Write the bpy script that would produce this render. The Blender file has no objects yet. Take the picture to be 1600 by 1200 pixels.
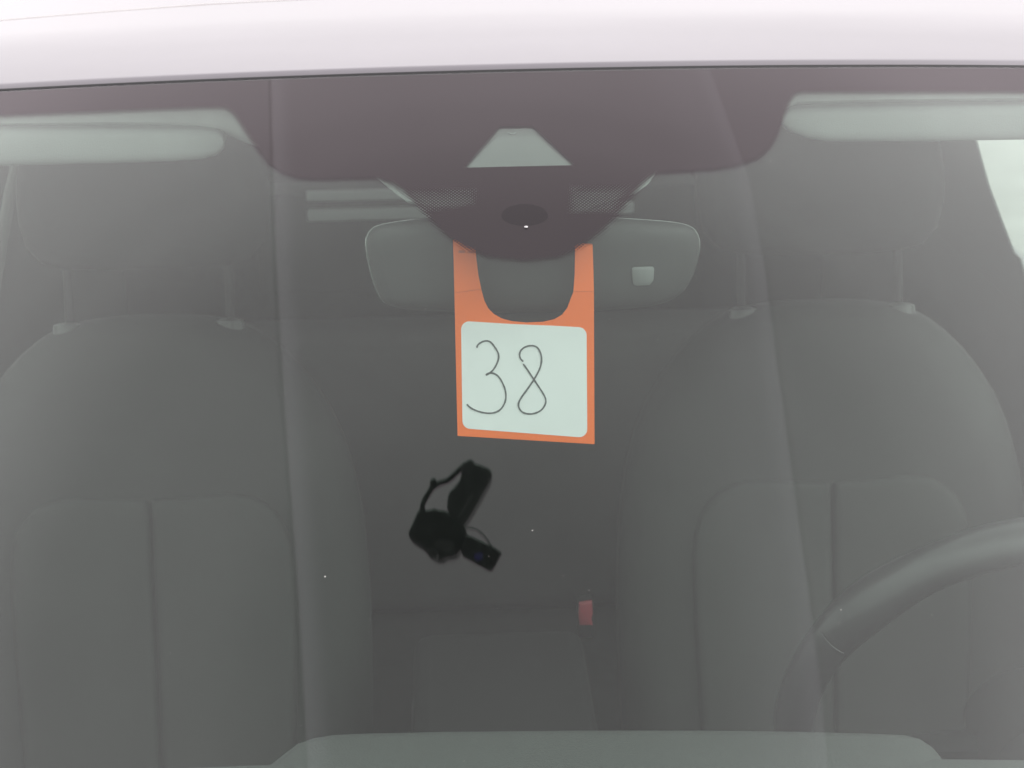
import bpy, bmesh, math, random
from math import sin, cos, tan, radians, pi, sqrt, atan2, hypot
from mathutils import Vector, Matrix
from mathutils.geometry import tessellate_polygon
random.seed(5)
SC = bpy.context.scene
COL = SC.collection

# ------------------------------------------------------------------ camera
CAM = Vector((-0.065, -1.524, 1.632))
YAW, PITCH, ROLL, HFOV = radians(2.1), radians(17.93), radians(1.0), radians(30)
FW = Vector((sin(YAW) * cos(PITCH), cos(YAW) * cos(PITCH), -sin(PITCH)))
R0 = FW.cross(Vector((0, 0, 1))).normalized()
U0 = R0.cross(FW)
RT = R0 * cos(ROLL) - U0 * sin(ROLL)
UP = U0 * cos(ROLL) + R0 * sin(ROLL)
cd = bpy.data.cameras.new('camera')
cam = bpy.data.objects.new('camera', cd)
COL.objects.link(cam)
cam.matrix_world = Matrix((RT, UP, -FW)).transposed().to_4x4()
cam.location = CAM
cd.sensor_width = 36
cd.angle = HFOV
cd.clip_start, cd.clip_end = 0.02, 2000
cd.dof.use_dof = True
cd.dof.focus_distance = 1.40
cd.dof.aperture_fstop = 15
SC.camera = cam

# ------------------------------------------------------------------ light
SUN_EL, SUN_AZ = radians(42), radians(125)      # high thin cloud, the sun behind the photographer
w = bpy.data.worlds.new('World')
SC.world = w
w.use_nodes = True
nt = w.node_tree
nt.nodes.clear()
N = nt.nodes.new
sky = N('ShaderNodeTexSky')
sky.sky_type = 'NISHITA'
sky.sun_disc = False
sky.sun_elevation = SUN_EL
sky.sun_rotation = SUN_AZ
sky.air_density, sky.dust_density, sky.ozone_density = 1.0, 4.0, 1.0
bw = N('ShaderNodeRGBToBW')
nt.links.new(sky.outputs[0], bw.inputs[0])
# sky brightness by height, invented and shaped for the veil on the glass
wtc = N('ShaderNodeTexCoord'); wsep = N('ShaderNodeSeparateXYZ')
nt.links.new(wtc.outputs['Generated'], wsep.inputs[0])
ramp = N('ShaderNodeValToRGB')
cr = ramp.color_ramp
cr.interpolation = 'CARDINAL'
STOPS = ((0.0, 1.1), (0.45, 1.6), (0.68, 2.2), (0.77, 2.45), (0.81, 2.05), (0.868, 1.58), (0.892, 1.35), (0.918, 1.02), (0.945, 0.88), (0.97, 0.78), (0.99, 0.58), (1.0, 0.54))
while len(cr.elements) < len(STOPS): cr.elements.new(0.5)
for e_, (p_, v_) in zip(cr.elements, STOPS):
    e_.position = p_; e_.color = (v_ / 2.5,) * 3 + (1,)
nt.links.new(wsep.outputs[2], ramp.inputs[0])
cl = N('ShaderNodeTexNoise'); cl.inputs['Scale'].default_value = 3.0; cl.inputs['Detail'].default_value = 3
nt.links.new(wtc.outputs['Generated'], cl.inputs['Vector'])
clm = N('ShaderNodeMapRange'); clm.inputs[1].default_value, clm.inputs[2].default_value = 0.3, 0.7
clm.inputs[3].default_value, clm.inputs[4].default_value = 23.5, 26.5
nt.links.new(cl.outputs['Fac'], clm.inputs[0])
sky_grade = N('ShaderNodeMath'); sky_grade.operation = 'MULTIPLY'
nt.links.new(ramp.outputs[0], sky_grade.inputs[0]); nt.links.new(clm.outputs[0], sky_grade.inputs[1])
mixc = N('ShaderNodeMath'); mixc.operation = 'MULTIPLY_ADD'     # clear sky added on top of it
nt.links.new(bw.outputs[0], mixc.inputs[0]); mixc.inputs[1].default_value = 0.5
nt.links.new(sky_grade.outputs[0], mixc.inputs[2])
tint = N('ShaderNodeMix'); tint.data_type = 'RGBA'; tint.blend_type = 'MULTIPLY'
tint.inputs[0].default_value = 1.0
nt.links.new(mixc.outputs[0], tint.inputs[6]); tint.inputs[7].default_value = (1.0, 0.955, 0.975, 1)
bg = N('ShaderNodeBackground'); bg.inputs[1].default_value = 0.1
wo = N('ShaderNodeOutputWorld')
nt.links.new(tint.outputs[2], bg.inputs[0]); nt.links.new(bg.outputs[0], wo.inputs[0])
sd = bpy.data.lights.new('sun', 'SUN')
sd.energy = 0.8
sd.angle = radians(30)
sd.color = (1, 0.965, 0.93)
sun = bpy.data.objects.new('sun', sd)
COL.objects.link(sun)
sdir = Vector((sin(SUN_AZ) * cos(SUN_EL), cos(SUN_AZ) * cos(SUN_EL), sin(SUN_EL)))
sun.rotation_euler = sdir.to_track_quat('Z', 'Y').to_euler()
sun.location = sdir * 8
SC.view_settings.view_transform = 'Standard'
SC.view_settings.look = 'None'
SC.view_settings.exposure = 0
SC.cycles.transparent_max_bounces = 24
SC.cycles.max_bounces = 10
SC.cycles.caustics_reflective = False
SC.cycles.caustics_refractive = False
SC.cycles.use_denoising = True

# ------------------------------------------------------------------ materials
def mat(name, color, rough=0.6, metal=0.0, coat=0.0, spec=0.5, var=0.0, vscale=20.0, bump=0.0, bscale=200.0, sheen=0.0):
    m = bpy.data.materials.new(name)
    m.use_nodes = True
    t = m.node_tree
    b = t.nodes['Principled BSDF']
    b.inputs['Base Color'].default_value = (*color, 1)
    b.inputs['Roughness'].default_value = rough
    b.inputs['Metallic'].default_value = metal
    b.inputs['Coat Weight'].default_value = coat
    b.inputs['Coat Roughness'].default_value = 0.04
    b.inputs['Specular IOR Level'].default_value = spec
    b.inputs['Sheen Weight'].default_value = sheen
    tc = t.nodes.new('ShaderNodeTexCoord')
    if var:
        n = t.nodes.new('ShaderNodeTexNoise'); n.inputs['Scale'].default_value = vscale; n.inputs['Detail'].default_value = 6
        t.links.new(tc.outputs['Object'], n.inputs['Vector'])
        mr = t.nodes.new('ShaderNodeMapRange')
        mr.inputs[1].default_value, mr.inputs[2].default_value = 0.3, 0.7
        mr.inputs[3].default_value, mr.inputs[4].default_value = 1 - var, 1 + var
        t.links.new(n.outputs['Fac'], mr.inputs[0])
        mx = t.nodes.new('ShaderNodeMix'); mx.data_type = 'RGBA'; mx.blend_type = 'MULTIPLY'; mx.inputs[0].default_value = 1
        mx.inputs[6].default_value = (*color, 1)
        t.links.new(mr.outputs[0], mx.inputs[7])
        t.links.new(mx.outputs[2], b.inputs['Base Color'])
    if bump:
        n2 = t.nodes.new('ShaderNodeTexVoronoi'); n2.inputs['Scale'].default_value = bscale
        t.links.new(tc.outputs['Object'], n2.inputs['Vector'])
        bp = t.nodes.new('ShaderNodeBump'); bp.inputs['Strength'].default_value = bump; bp.inputs['Distance'].default_value = 0.001
        t.links.new(n2.outputs['Distance'], bp.inputs['Height'])
        t.links.new(bp.outputs[0], b.inputs['Normal'])
    return m

M = dict(
    paint=mat('white_paint', (0.166, 0.158, 0.172), 0.35, coat=1.0, var=0.012, vscale=60),
    rubber=mat('black_rubber', (0.012, 0.012, 0.013), 0.5),
    leather=mat('dark_leather', (0.032, 0.035, 0.032), 0.75, var=0.12, vscale=9),
    leather2=mat('panel_leather', (0.042, 0.0455, 0.0415), 0.8, var=0.12, vscale=9),
    wheel=mat('wheel_leather', (0.022, 0.022, 0.022), 0.46, coat=0.35),
    dash=mat('dash_plastic', (0.055, 0.06, 0.057), 0.65, bump=0.3, bscale=600, var=0.06, vscale=14),
    trim=mat('dark_trim', (0.042, 0.044, 0.042), 0.6, var=0.15, vscale=8),
    carpet=mat('black_carpet', (0.03, 0.03, 0.029), 0.95, var=0.2, vscale=90),
    liner=mat('grey_liner', (0.38, 0.40, 0.385), 0.9, bump=0.2, bscale=900, var=0.05, vscale=40),
    visor=mat('visor_vinyl', (0.215, 0.228, 0.22), 0.75, bump=0.15, bscale=900, var=0.04, vscale=30),
    cover=mat('sensor_plastic', (0.26, 0.28, 0.27), 0.6, var=0.05, vscale=60),
    hood=mat('shroud_plastic', (0.072, 0.075, 0.073), 0.7, var=0.05, vscale=60),
    mirror=mat('mirror_plastic', (0.031, 0.034, 0.032), 0.65, var=0.06, vscale=50),
    bezel=mat('mirror_bezel', (0.34, 0.36, 0.35), 0.2, metal=0.9),
    sensor=mat('sensor_window', (0.17, 0.18, 0.175), 0.4),
    chrome=mat('chrome_post', (0.7, 0.7, 0.7), 0.15, metal=1.0),
    headm=mat('headrest_leather', (0.013, 0.014, 0.013), 0.9, spec=0.2),
    floorm=mat('shroud_floor_plastic', (0.098, 0.104, 0.101), 0.75),
    bench=mat('bench_lit_leather', (0.07, 0.073, 0.07), 0.9, var=0.1, vscale=15),  # seat leather lightened, the window light on it put into the colour
    joint=mat('roof_joint_seal', (0.50, 0.49, 0.48), 0.6),
    hubm=mat('hub_plastic', (0.010, 0.010, 0.010), 0.95, spec=0.1),
    console=mat('console_plastic', (0.014, 0.014, 0.014), 0.9, spec=0.2, var=0.1, vscale=30),
    post=mat('dark_post', (0.007, 0.007, 0.007), 0.7),
    sleeve=mat('post_sleeve', (0.10, 0.105, 0.10), 0.35),
    webbing=mat('belt_webbing', (0.22, 0.23, 0.215), 0.8, bump=0.4, bscale=700),
    beltdark=mat('belt_dark', (0.008, 0.008, 0.008), 0.95, spec=0.1),
    red=mat('red_button', (0.24, 0.028, 0.036), 0.4),
    orange=mat('orange_card', (0.96, 0.165, 0.012), 0.6, var=0.03, vscale=35),
    white=mat('white_card', (0.82, 0.825, 0.835), 0.6, var=0.015, vscale=50),
    pencil=mat('grey_ink', (0.10, 0.11, 0.11), 0.7, var=0.3, vscale=400),
    print=mat('faint_print', (0.50, 0.11, 0.03), 0.7),
    cambody=mat('rig_black', (0.006, 0.006, 0.007), 0.55),
    cammid=mat('rig_dark_grey', (0.05, 0.053, 0.053), 0.5),
    lens=mat('lens_violet', (0.06, 0.05, 0.28), 0.2),
    dustm=mat('dust_white', (0.75, 0.74, 0.7), 0.8),
    shelf=mat('shelf_fabric', (0.02, 0.021, 0.02), 0.9, var=0.1, vscale=30),
    rib=mat('shelf_rib', (0.60, 0.64, 0.62), 0.7),
    concrete=mat('pale_concrete', (0.50, 0.50, 0.48), 0.9, var=0.12, vscale=3.0, bump=0.4, bscale=60),
)

def schlick(t, f0=0.042):
    lw = t.nodes.new('ShaderNodeLayerWeight'); lw.inputs[0].default_value = 0.5
    p = t.nodes.new('ShaderNodeMath'); p.operation = 'POWER'; p.inputs[1].default_value = 5
    t.links.new(lw.outputs['Facing'], p.inputs[0])
    a = t.nodes.new('ShaderNodeMath'); a.operation = 'MULTIPLY_ADD'
    a.inputs[1].default_value, a.inputs[2].default_value = 1 - f0, f0
    t.links.new(p.outputs[0], a.inputs[0])
    return a

def glass_mat(name, tint, streak_refl=False, f0=0.042, refl=(1, 1, 1)):
    m = bpy.data.materials.new(name)
    m.use_nodes = True
    t = m.node_tree
    t.nodes.clear()
    out = t.nodes.new('ShaderNodeOutputMaterial')
    tr = t.nodes.new('ShaderNodeBsdfTransparent'); tr.inputs[0].default_value = (*tint, 1)
    gl = t.nodes.new('ShaderNodeBsdfGlossy'); gl.inputs['Roughness'].default_value = 0.0
    gl.inputs['Color'].default_value = (*refl, 1)
    mx = t.nodes.new('ShaderNodeMixShader')
    fr = schlick(t, f0)
    if streak_refl:       # dark line of the painted streak reflections: the glass mirrors less there
        a0 = t.nodes.new('ShaderNodeAttribute'); a0.attribute_name = 'streak_refl'
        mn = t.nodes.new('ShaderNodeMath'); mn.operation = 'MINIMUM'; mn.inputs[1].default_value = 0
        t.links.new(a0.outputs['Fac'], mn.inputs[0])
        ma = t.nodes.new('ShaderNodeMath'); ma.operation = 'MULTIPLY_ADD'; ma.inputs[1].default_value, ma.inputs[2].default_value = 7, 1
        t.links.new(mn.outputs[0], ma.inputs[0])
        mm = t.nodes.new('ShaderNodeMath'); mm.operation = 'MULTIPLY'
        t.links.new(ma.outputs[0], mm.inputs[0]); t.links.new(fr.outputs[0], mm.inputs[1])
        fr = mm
    t.links.new(fr.outputs[0], mx.inputs[0])
    t.links.new(tr.outputs[0], mx.inputs[1]); t.links.new(gl.outputs[0], mx.inputs[2])
    last = mx
    if streak_refl:
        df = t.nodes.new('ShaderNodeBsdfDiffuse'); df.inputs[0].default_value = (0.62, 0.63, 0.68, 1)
        at = t.nodes.new('ShaderNodeAttribute'); at.attribute_name = 'streak_refl'
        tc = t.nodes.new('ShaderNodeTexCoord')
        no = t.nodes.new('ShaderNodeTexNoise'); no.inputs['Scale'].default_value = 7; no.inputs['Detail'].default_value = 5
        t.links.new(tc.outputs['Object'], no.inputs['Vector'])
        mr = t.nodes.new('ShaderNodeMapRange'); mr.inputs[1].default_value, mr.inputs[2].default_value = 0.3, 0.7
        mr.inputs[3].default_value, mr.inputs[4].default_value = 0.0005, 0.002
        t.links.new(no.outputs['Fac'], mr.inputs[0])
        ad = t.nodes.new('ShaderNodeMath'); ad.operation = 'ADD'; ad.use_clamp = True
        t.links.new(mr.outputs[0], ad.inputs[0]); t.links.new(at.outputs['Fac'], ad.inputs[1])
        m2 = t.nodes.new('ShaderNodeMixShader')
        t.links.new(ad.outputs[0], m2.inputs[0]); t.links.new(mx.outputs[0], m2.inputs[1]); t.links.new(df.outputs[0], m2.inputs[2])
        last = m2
    t.links.new(last.outputs[0], out.inputs[0])
    return m

M['glass'] = glass_mat('windscreen_glass', (0.90, 0.955, 0.925), streak_refl=True, f0=0.072, refl=(1.0, 0.915, 0.955))   # heat-reflecting coating
M['glass_in'] = glass_mat('windscreen_glass_inside', (0.90, 0.955, 0.925), f0=0.06, refl=(0.87, 1.0, 0.92))
M['pane'] = glass_mat('side_glass', (0.88, 0.925, 0.90))

def frit_mat():
    m = bpy.data.materials.new('ceramic_print')
    m.use_nodes = True
    t = m.node_tree
    t.nodes.clear()
    out = t.nodes.new('ShaderNodeOutputMaterial')
    uv = t.nodes.new('ShaderNodeUVMap'); uv.uv_map = 'UVMap'
    sep = t.nodes.new('ShaderNodeSeparateXYZ')
    t.links.new(uv.outputs[0], sep.inputs[0])
    cov = t.nodes.new('ShaderNodeAttribute'); cov.attribute_name = 'cover'
    P = 0.0020
    def mth(op, a, b=None):
        n = t.nodes.new('ShaderNodeMath'); n.operation = op
        for i, v in enumerate((a, b)):
            if v is None: continue
            if isinstance(v, (int, float)): n.inputs[i].default_value = v
            else: t.links.new(v, n.inputs[i])
        return n.outputs[0]
    x, y = sep.outputs[0], sep.outputs[1]
    a = mth('COSINE', mth('MULTIPLY', mth('ADD', x, y), 2 * pi / (P * 1.414)))
    b = mth('COSINE', mth('MULTIPLY', mth('SUBTRACT', x, y), 2 * pi / (P * 1.414)))
    h = mth('ADD', mth('MULTIPLY', mth('ADD', a, b), 0.25), 0.5)      # 0..1 dot screen
    win = t.nodes.new('ShaderNodeAttribute'); win.attribute_name = 'window'
    on = mth('MULTIPLY', mth('GREATER_THAN', mth('ADD', cov.outputs['Fac'], h), 1.0), mth('LESS_THAN', win.outputs['Fac'], 0.0))
    df = t.nodes.new('ShaderNodeBsdfDiffuse'); df.inputs[0].default_value = (0.014, 0.0105, 0.0115, 1)
    tr = t.nodes.new('ShaderNodeBsdfTransparent')
    mx = t.nodes.new('ShaderNodeMixShader')
    t.links.new(on, mx.inputs[0]); t.links.new(tr.outputs[0], mx.inputs[1]); t.links.new(df.outputs[0], mx.inputs[2])
    t.links.new(mx.outputs[0], out.inputs[0])
    return m
M['frit'] = frit_mat()

def pad_mat():
    m = bpy.data.materials.new('sensor_gel')
    m.use_nodes = True
    t = m.node_tree
    t.nodes.clear()
    out = t.nodes.new('ShaderNodeOutputMaterial')
    df = t.nodes.new('ShaderNodeBsdfDiffuse'); df.inputs[0].default_value = (0.002, 0.002, 0.002, 1)
    tr = t.nodes.new('ShaderNodeBsdfTransparent')
    mx = t.nodes.new('ShaderNodeMixShader'); mx.inputs[0].default_value = 0.85
    t.links.new(tr.outputs[0], mx.inputs[1]); t.links.new(df.outputs[0], mx.inputs[2])
    t.links.new(mx.outputs[0], out.inputs[0])
    return m
M['pad'] = pad_mat()

# ------------------------------------------------------------------ helpers
def link(name, me, m=None, parent=None, smooth=False):
    o = bpy.data.objects.new(name, me)
    COL.objects.link(o)
    if m is not None:
        me.materials.append(m)
    if parent is not None:
        o.parent = parent
    if smooth:
        for p in me.polygons: p.use_smooth = True
    return o

def mesh(name, vs, fs, m=None, parent=None, smooth=False, fix=True):
    me = bpy.data.meshes.new(name)
    me.from_pydata([tuple(v) for v in vs], [], fs)
    if fix:
        bm = bmesh.new(); bm.from_mesh(me)
        bmesh.ops.recalc_face_normals(bm, faces=bm.faces)
        bm.to_mesh(me); bm.free()
    return link(name, me, m, parent, smooth)

def smooth_by_angle(o, ang=35):
    me = o.data
    for p in me.polygons: p.use_smooth = True
    bm = bmesh.new(); bm.from_mesh(me)
    for e in bm.edges:
        if len(e.link_faces) == 2 and e.calc_face_angle(0) > radians(ang): e.smooth = False
    bm.to_mesh(me); bm.free()
    return o

def tag(o, label=None, cat=None, group=None, kind=None):
    if label: o['label'] = label
    if cat: o['category'] = cat
    if group: o['group'] = group
    if kind: o['kind'] = kind
    return o

def empty(name, loc=(0, 0, 0)):
    o = bpy.data.objects.new(name, None)
    o.empty_display_size = 0.05
    COL.objects.link(o)
    o.location = loc
    return o

def ray(px, py):
    F = 800 / tan(HFOV / 2)
    return (FW + RT * ((px - 800) / F) - UP * ((py - 600) / F)).normalized()

def at_y(px, py, y):
    d = ray(px, py)
    return CAM + d * ((y - CAM.y) / d.y)

def at_x(px, py, x):
    d = ray(px, py)
    return CAM + d * ((x - CAM.x) / d.x)

def at_z(px, py, z):
    d = ray(px, py)
    return CAM + d * ((z - CAM.z) / d.z)

def chaikin(pts, n=2, closed=True):
    pts = [Vector(p) for p in pts]
    for _ in range(n):
        q = []
        L = len(pts)
        rng = range(L) if closed else range(L - 1)
        if not closed: q.append(pts[0])
        for i in rng:
            a, b = pts[i], pts[(i + 1) % L]
            q += [a * 0.75 + b * 0.25, a * 0.25 + b * 0.75]
        if not closed: q.append(pts[-1])
        pts = q
    return pts

def loft(name, rings, m, parent, cap=True, closed=True, smooth=40):
    """rings: lists of equal length of points; closed around, capped at both ends."""
    n = len(rings[0])
    vs = [p for r in rings for p in r]
    fs = []
    for k in range(len(rings) - 1):
        for i in range(n if closed else n - 1):
            j = (i + 1) % n
            fs.append((k * n + i, k * n + j, (k + 1) * n + j, (k + 1) * n + i))
    if cap:
        for k in (0, len(rings) - 1):
            tri = tessellate_polygon([[Vector(p) for p in rings[k]]])
            fs += [tuple(k * n + a for a in t) for t in tri]
    o = mesh(name, vs, fs, m, parent)
    return smooth_by_angle(o, smooth)

def slab(name, outline, direction, layers, m, parent, smooth=40):
    """solid from a planar outline: layers of (depth along direction, inset in metres)."""
    d = Vector(direction)
    pts = [Vector(p) for p in outline]
    n = len(pts)
    nrm = Vector((0, 0, 0))
    for i in range(n):
        nrm += pts[i].cross(pts[(i + 1) % n])
    nrm.normalize()
    inn = []
    for i in range(n):
        e1 = (pts[i] - pts[i - 1]).normalized(); e2 = (pts[(i + 1) % n] - pts[i]).normalized()
        a = nrm.cross(e1); b = nrm.cross(e2)
        s = a + b
        k = max(0.4, (1 + a.dot(b)) / 2)
        inn.append(s / 2 / k)
    return loft(name, [[pts[i] + inn[i] * ins + d * dep for i in range(n)] for dep, ins in layers], m, parent, smooth=smooth)

def tube(name, path, r, m, parent, seg=10, closed=False, squash=None):
    pts = [Vector(p) for p in path]
    n = len(pts)
    rings = []
    ref = Vector((0.13, 0.31, 0.94)).normalized()
    for i, p in enumerate(pts):
        if closed: t = pts[(i + 1) % n] - pts[i - 1]
        else: t = pts[min(i + 1, n - 1)] - pts[max(i - 1, 0)]
        t.normalize()
        a = t.cross(ref).normalized(); b = t.cross(a)
        rr = r[i] if isinstance(r, (list, tuple)) else r
        rings.append([p + a * rr * cos(2 * pi * k / seg) + b * rr * (squash or 1) * sin(2 * pi * k / seg) for k in range(seg)])
    if closed:
        rings.append(rings[0])
        return loft(name, rings, m, parent, cap=False, smooth=60)
    return loft(name, rings, m, parent, smooth=60)

def box(name, lo, hi, m, parent, bev=0.0):
    x0, y0, z0 = lo; x1, y1, z1 = hi
    bm = bmesh.new()
    bmesh.ops.create_cube(bm, size=1)
    for v in bm.verts:
        v.co = Vector(((x0 + x1) / 2 + v.co.x * (x1 - x0), (y0 + y1) / 2 + v.co.y * (y1 - y0), (z0 + z1) / 2 + v.co.z * (z1 - z0)))
    if bev:
        bmesh.ops.bevel(bm, geom=list(bm.edges), offset=bev, segments=3, affect='EDGES', profile=0.5)
    me = bpy.data.meshes.new(name)
    bm.to_mesh(me); bm.free()
    o = link(name, me, m, parent)
    return smooth_by_angle(o, 50)

def sphere(bm, c, r, sq=1.0, seg=8):
    g = bmesh.ops.create_uvsphere(bm, u_segments=seg, v_segments=max(4, seg // 2), radius=r)
    for v in g['verts']:
        v.co = Vector((v.co.x, v.co.y, v.co.z * sq)) + Vector(c)

# ------------------------------------------------------------------ windscreen surface
ZH, BOW, CROWN = 1.40, 0.22, 0.07
S0, K0 = 0.466, 0.145
def gz(x, y):
    ye = y - BOW * x * x
    return ZH + S0 * ye - K0 * ye * ye - CROWN * x * x
def gn(x, y):
    e = 1e-4
    n = Vector((-(gz(x + e, y) - gz(x - e, y)) / (2 * e), -(gz(x, y + e) - gz(x, y - e)) / (2 * e), 1))
    return n.normalized()
def gpt(px, py, off=0.0):
    """where the line of sight through a picture point meets the windscreen (off metres above its outer face)"""
    d = ray(px, py)
    a, b = 0.3, 3.0
    f = lambda t: (CAM + d * t).z - gz((CAM + d * t).x, (CAM + d * t).y) - off
    for _ in range(60):
        c = (a + b) / 2
        if f(c) > 0: a = c
        else: b = c
    return CAM + d * a
def g_uv(px, py):
    p = gpt(px, py)
    return Vector((p.x, p.y - BOW * p.x * p.x))      # lateral, and distance behind the header

# ------------------------------------------------------------------ the ground
gr = mesh('ground', [(-300, -300, 0), (300, -300, 0), (300, 300, 0), (-300, 300, 0)], [(0, 1, 2, 3)], M['concrete'])
tag(gr, kind='structure')

# ------------------------------------------------------------------ the car
car = tag(empty('car', (0, 0, 0)), 'white car seen through its windscreen, with dark leather seats', 'car')

def grid(name, nx, ny, fx, m, parent, ux, uy, smooth=True):
    vs, fs = [], []
    for j in range(ny + 1):
        for i in range(nx + 1):
            vs.append(fx(ux[0] + (ux[1] - ux[0]) * i / nx, uy[0] + (uy[1] - uy[0]) * j / ny))
    for j in range(ny):
        for i in range(nx):
            a = j * (nx + 1) + i
            fs.append((a, a + 1, a + nx + 2, a + nx + 1))
    return mesh(name, vs, fs, m, parent, smooth, fix=False)

# windscreen: a 5 mm laminated slab, outer and inner faces
GX, GY0 = 0.66, -0.86
streak_refl_l = [(g_uv(x, y)) for x, y in ((422, 130), (425, 260), (430, 420), (441, 620), (455, 820), (465, 960), (474, 1140), (478, 1200))]
streak_refl_r = [(g_uv(x, y)) for x, y in ((1112, 112), (1140, 190), (1172, 280), (1196, 420), (1214, 560), (1236, 720), (1258, 880), (1280, 1040), (1296, 1200))]
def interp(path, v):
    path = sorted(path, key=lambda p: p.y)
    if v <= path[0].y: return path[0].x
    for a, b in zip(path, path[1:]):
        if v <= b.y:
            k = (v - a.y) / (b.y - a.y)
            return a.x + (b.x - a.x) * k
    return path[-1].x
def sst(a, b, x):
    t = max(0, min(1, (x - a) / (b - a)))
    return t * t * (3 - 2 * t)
def streak_refl_at(x, v):
    # reflections of overhead lines, painted on the glass: pale band, dark line beside
    d = x - interp(streak_refl_l, v)
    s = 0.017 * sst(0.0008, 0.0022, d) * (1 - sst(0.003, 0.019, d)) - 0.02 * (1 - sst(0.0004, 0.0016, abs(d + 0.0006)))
    d = x - interp(streak_refl_r, v)
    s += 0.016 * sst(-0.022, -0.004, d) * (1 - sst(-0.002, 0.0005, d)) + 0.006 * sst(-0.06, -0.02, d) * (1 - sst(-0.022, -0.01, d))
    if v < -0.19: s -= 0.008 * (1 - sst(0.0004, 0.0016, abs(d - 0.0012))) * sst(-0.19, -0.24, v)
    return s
xs = sorted(set([-GX + 2 * GX * i / 120 for i in range(121)]))
def seq(a, b, step):
    n = max(1, int(round((b - a) / step)))
    return [a + (b - a) * i / n for i in range(n)]
xl = (min(p.x for p in streak_refl_l), max(p.x for p in streak_refl_l)); xr = (min(p.x for p in streak_refl_r), max(p.x for p in streak_refl_r))
xs = seq(-GX, xl[0] - 0.01, 0.012) + seq(xl[0] - 0.01, xl[1] + 0.025, 0.0007) + seq(xl[1] + 0.025, xr[0] - 0.065, 0.012) + seq(xr[0] - 0.065, xr[1] + 0.006, 0.0009) + seq(xr[1] + 0.006, GX, 0.012) + [GX]
ys = [GY0 - GY0 * j / 90 for j in range(91)]
nx, ny = len(xs), len(ys)
vs, fs, sm = [], [], []
for j, v in enumerate(ys):
    for i, x in enumerate(xs):
        y = v + BOW * x * x
        vs.append(Vector((x, y, gz(x, y))))
        sm.append(streak_refl_at(x, v))
for j in range(ny - 1):
    for i in range(nx - 1):
        a = j * nx + i
        fs.append((a, a + 1, a + nx + 1, a + nx))
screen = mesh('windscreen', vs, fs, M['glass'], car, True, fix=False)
at_ = screen.data.attributes.new('streak_refl', 'FLOAT', 'POINT')
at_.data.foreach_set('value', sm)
tag(screen, 'green tinted windscreen with a black printed band along its top')
# inner face with the rim closing the slab
xi = [-GX + 2 * GX * i / 110 for i in range(111)]
yi = [GY0 - GY0 * j / 70 for j in range(71)]
vi, fi = [], []
for v in yi:
    for x in xi:
        y = v + BOW * x * x
        vi.append(Vector((x, y, gz(x, y))) - gn(x, y) * 0.0026)
n = len(xi)
for j in range(len(yi) - 1):
    for i in range(n - 1):
        a = j * n + i
        fi.append((a + 1, a, a + n, a + n + 1))
loop = [i for i in range(n)] + [j * n + n - 1 for j in range(1, len(yi))] + [(len(yi) - 1) * n + i for i in range(n - 2, -1, -1)] + [j * n for j in range(len(yi) - 2, 0, -1)]
b0 = len(vi)
for k in loop:
    x, v = vi[k].x, 0
    i, j = k % n, k // n
    xx, yy = xi[i], yi[j] + BOW * xi[i] ** 2
    vi.append(Vector((xx, yy, gz(xx, yy))) - gn(xx, yy) * 0.0002)
L = len(loop)
for q in range(L):
    fi.append((loop[q], loop[(q + 1) % L], b0 + (q + 1) % L, b0 + q))
inner = mesh('inner_face', vi, fi, M['glass_in'], screen, True, fix=False)

# black ceramic print on the inside of the glass, its edge breaking up into dots
EDGE = [(-700, 215), (-300, 195), (0, 178), (150, 172), (330, 165), (352, 165), (366, 176), (385, 206), (403, 232), (420, 253), (440, 267), (465, 275), (500, 277), (585, 275),
        (610, 281), (628, 291), (645, 310), (668, 335), (695, 362), (725, 384), (765, 398), (820, 404), (870, 399), (905, 384), (940, 358), (968, 328), (992, 298), (1008, 278), (1024, 268),
        (1060, 265), (1110, 262), (1150, 256), (1185, 244), (1203, 228), (1214, 208), (1226, 176), (1234, 156), (1242, 144), (1256, 141), (1400, 141), (1600, 141), (1900, 143), (2300, 150)]
edge_uv = [g_uv(*p) for p in EDGE]
HOLE = [g_uv(*p) for p in ((781, 195), (832, 194), (899, 256), (725, 260))]
def seg_d(p, a, b):
    ab = b - a
    t = max(0, min(1, (p - a).dot(ab) / max(ab.dot(ab), 1e-12)))
    return (p - a - ab * t).length
def inside(p, poly):
    c = False
    for i in range(len(poly)):
        a, b = poly[i], poly[i - 1]
        if (a.y > p.y) != (b.y > p.y) and p.x < (b.x - a.x) * (p.y - a.y) / (b.y - a.y) + a.x: c = not c
    return c
band = [Vector((edge_uv[0].x, 0.05))] + edge_uv + [Vector((edge_uv[-1].x, 0.05))]
PATCH = [[g_uv(*p) for p in q] for q in (((632, 292), (745, 293), (741, 318), (660, 330)), ((890, 288), (990, 284), (960, 330), (888, 332)))]
FADE = [[g_uv(*p) for p in q] for q in (((365, 166), (560, 160), (470, 200), (400, 200)), ((1030, 155), (1230, 160), (1195, 240), (1060, 250)))]
def cover(p):
    d = min(seg_d(p, edge_uv[i], edge_uv[i + 1]) for i in range(len(edge_uv) - 1))
    if not inside(p, band): d = -d
    w_ = 0.0030
    c = 0.02 + 1.02 * max(0, min(1, (d + w_) / (2 * w_)))
    for q in PATCH:
        dd = min(seg_d(p, q[i], q[i - 1]) for i in range(4)) * (1 if inside(p, q) else -1)
        c = min(c, 1.04 - 0.41 * max(0, min(1, (dd + 0.002) / 0.006)))
    hd = min(seg_d(p, HOLE[i], HOLE[i - 1]) for i in range(4)) * (1 if inside(p, HOLE) else -1)
    return c, hd
vs, fs, cv, uvs = [], [], [], []
step = 0.0022
ux0, ux1 = max(-0.655, edge_uv[0].x), min(0.655, edge_uv[-1].x)
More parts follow.
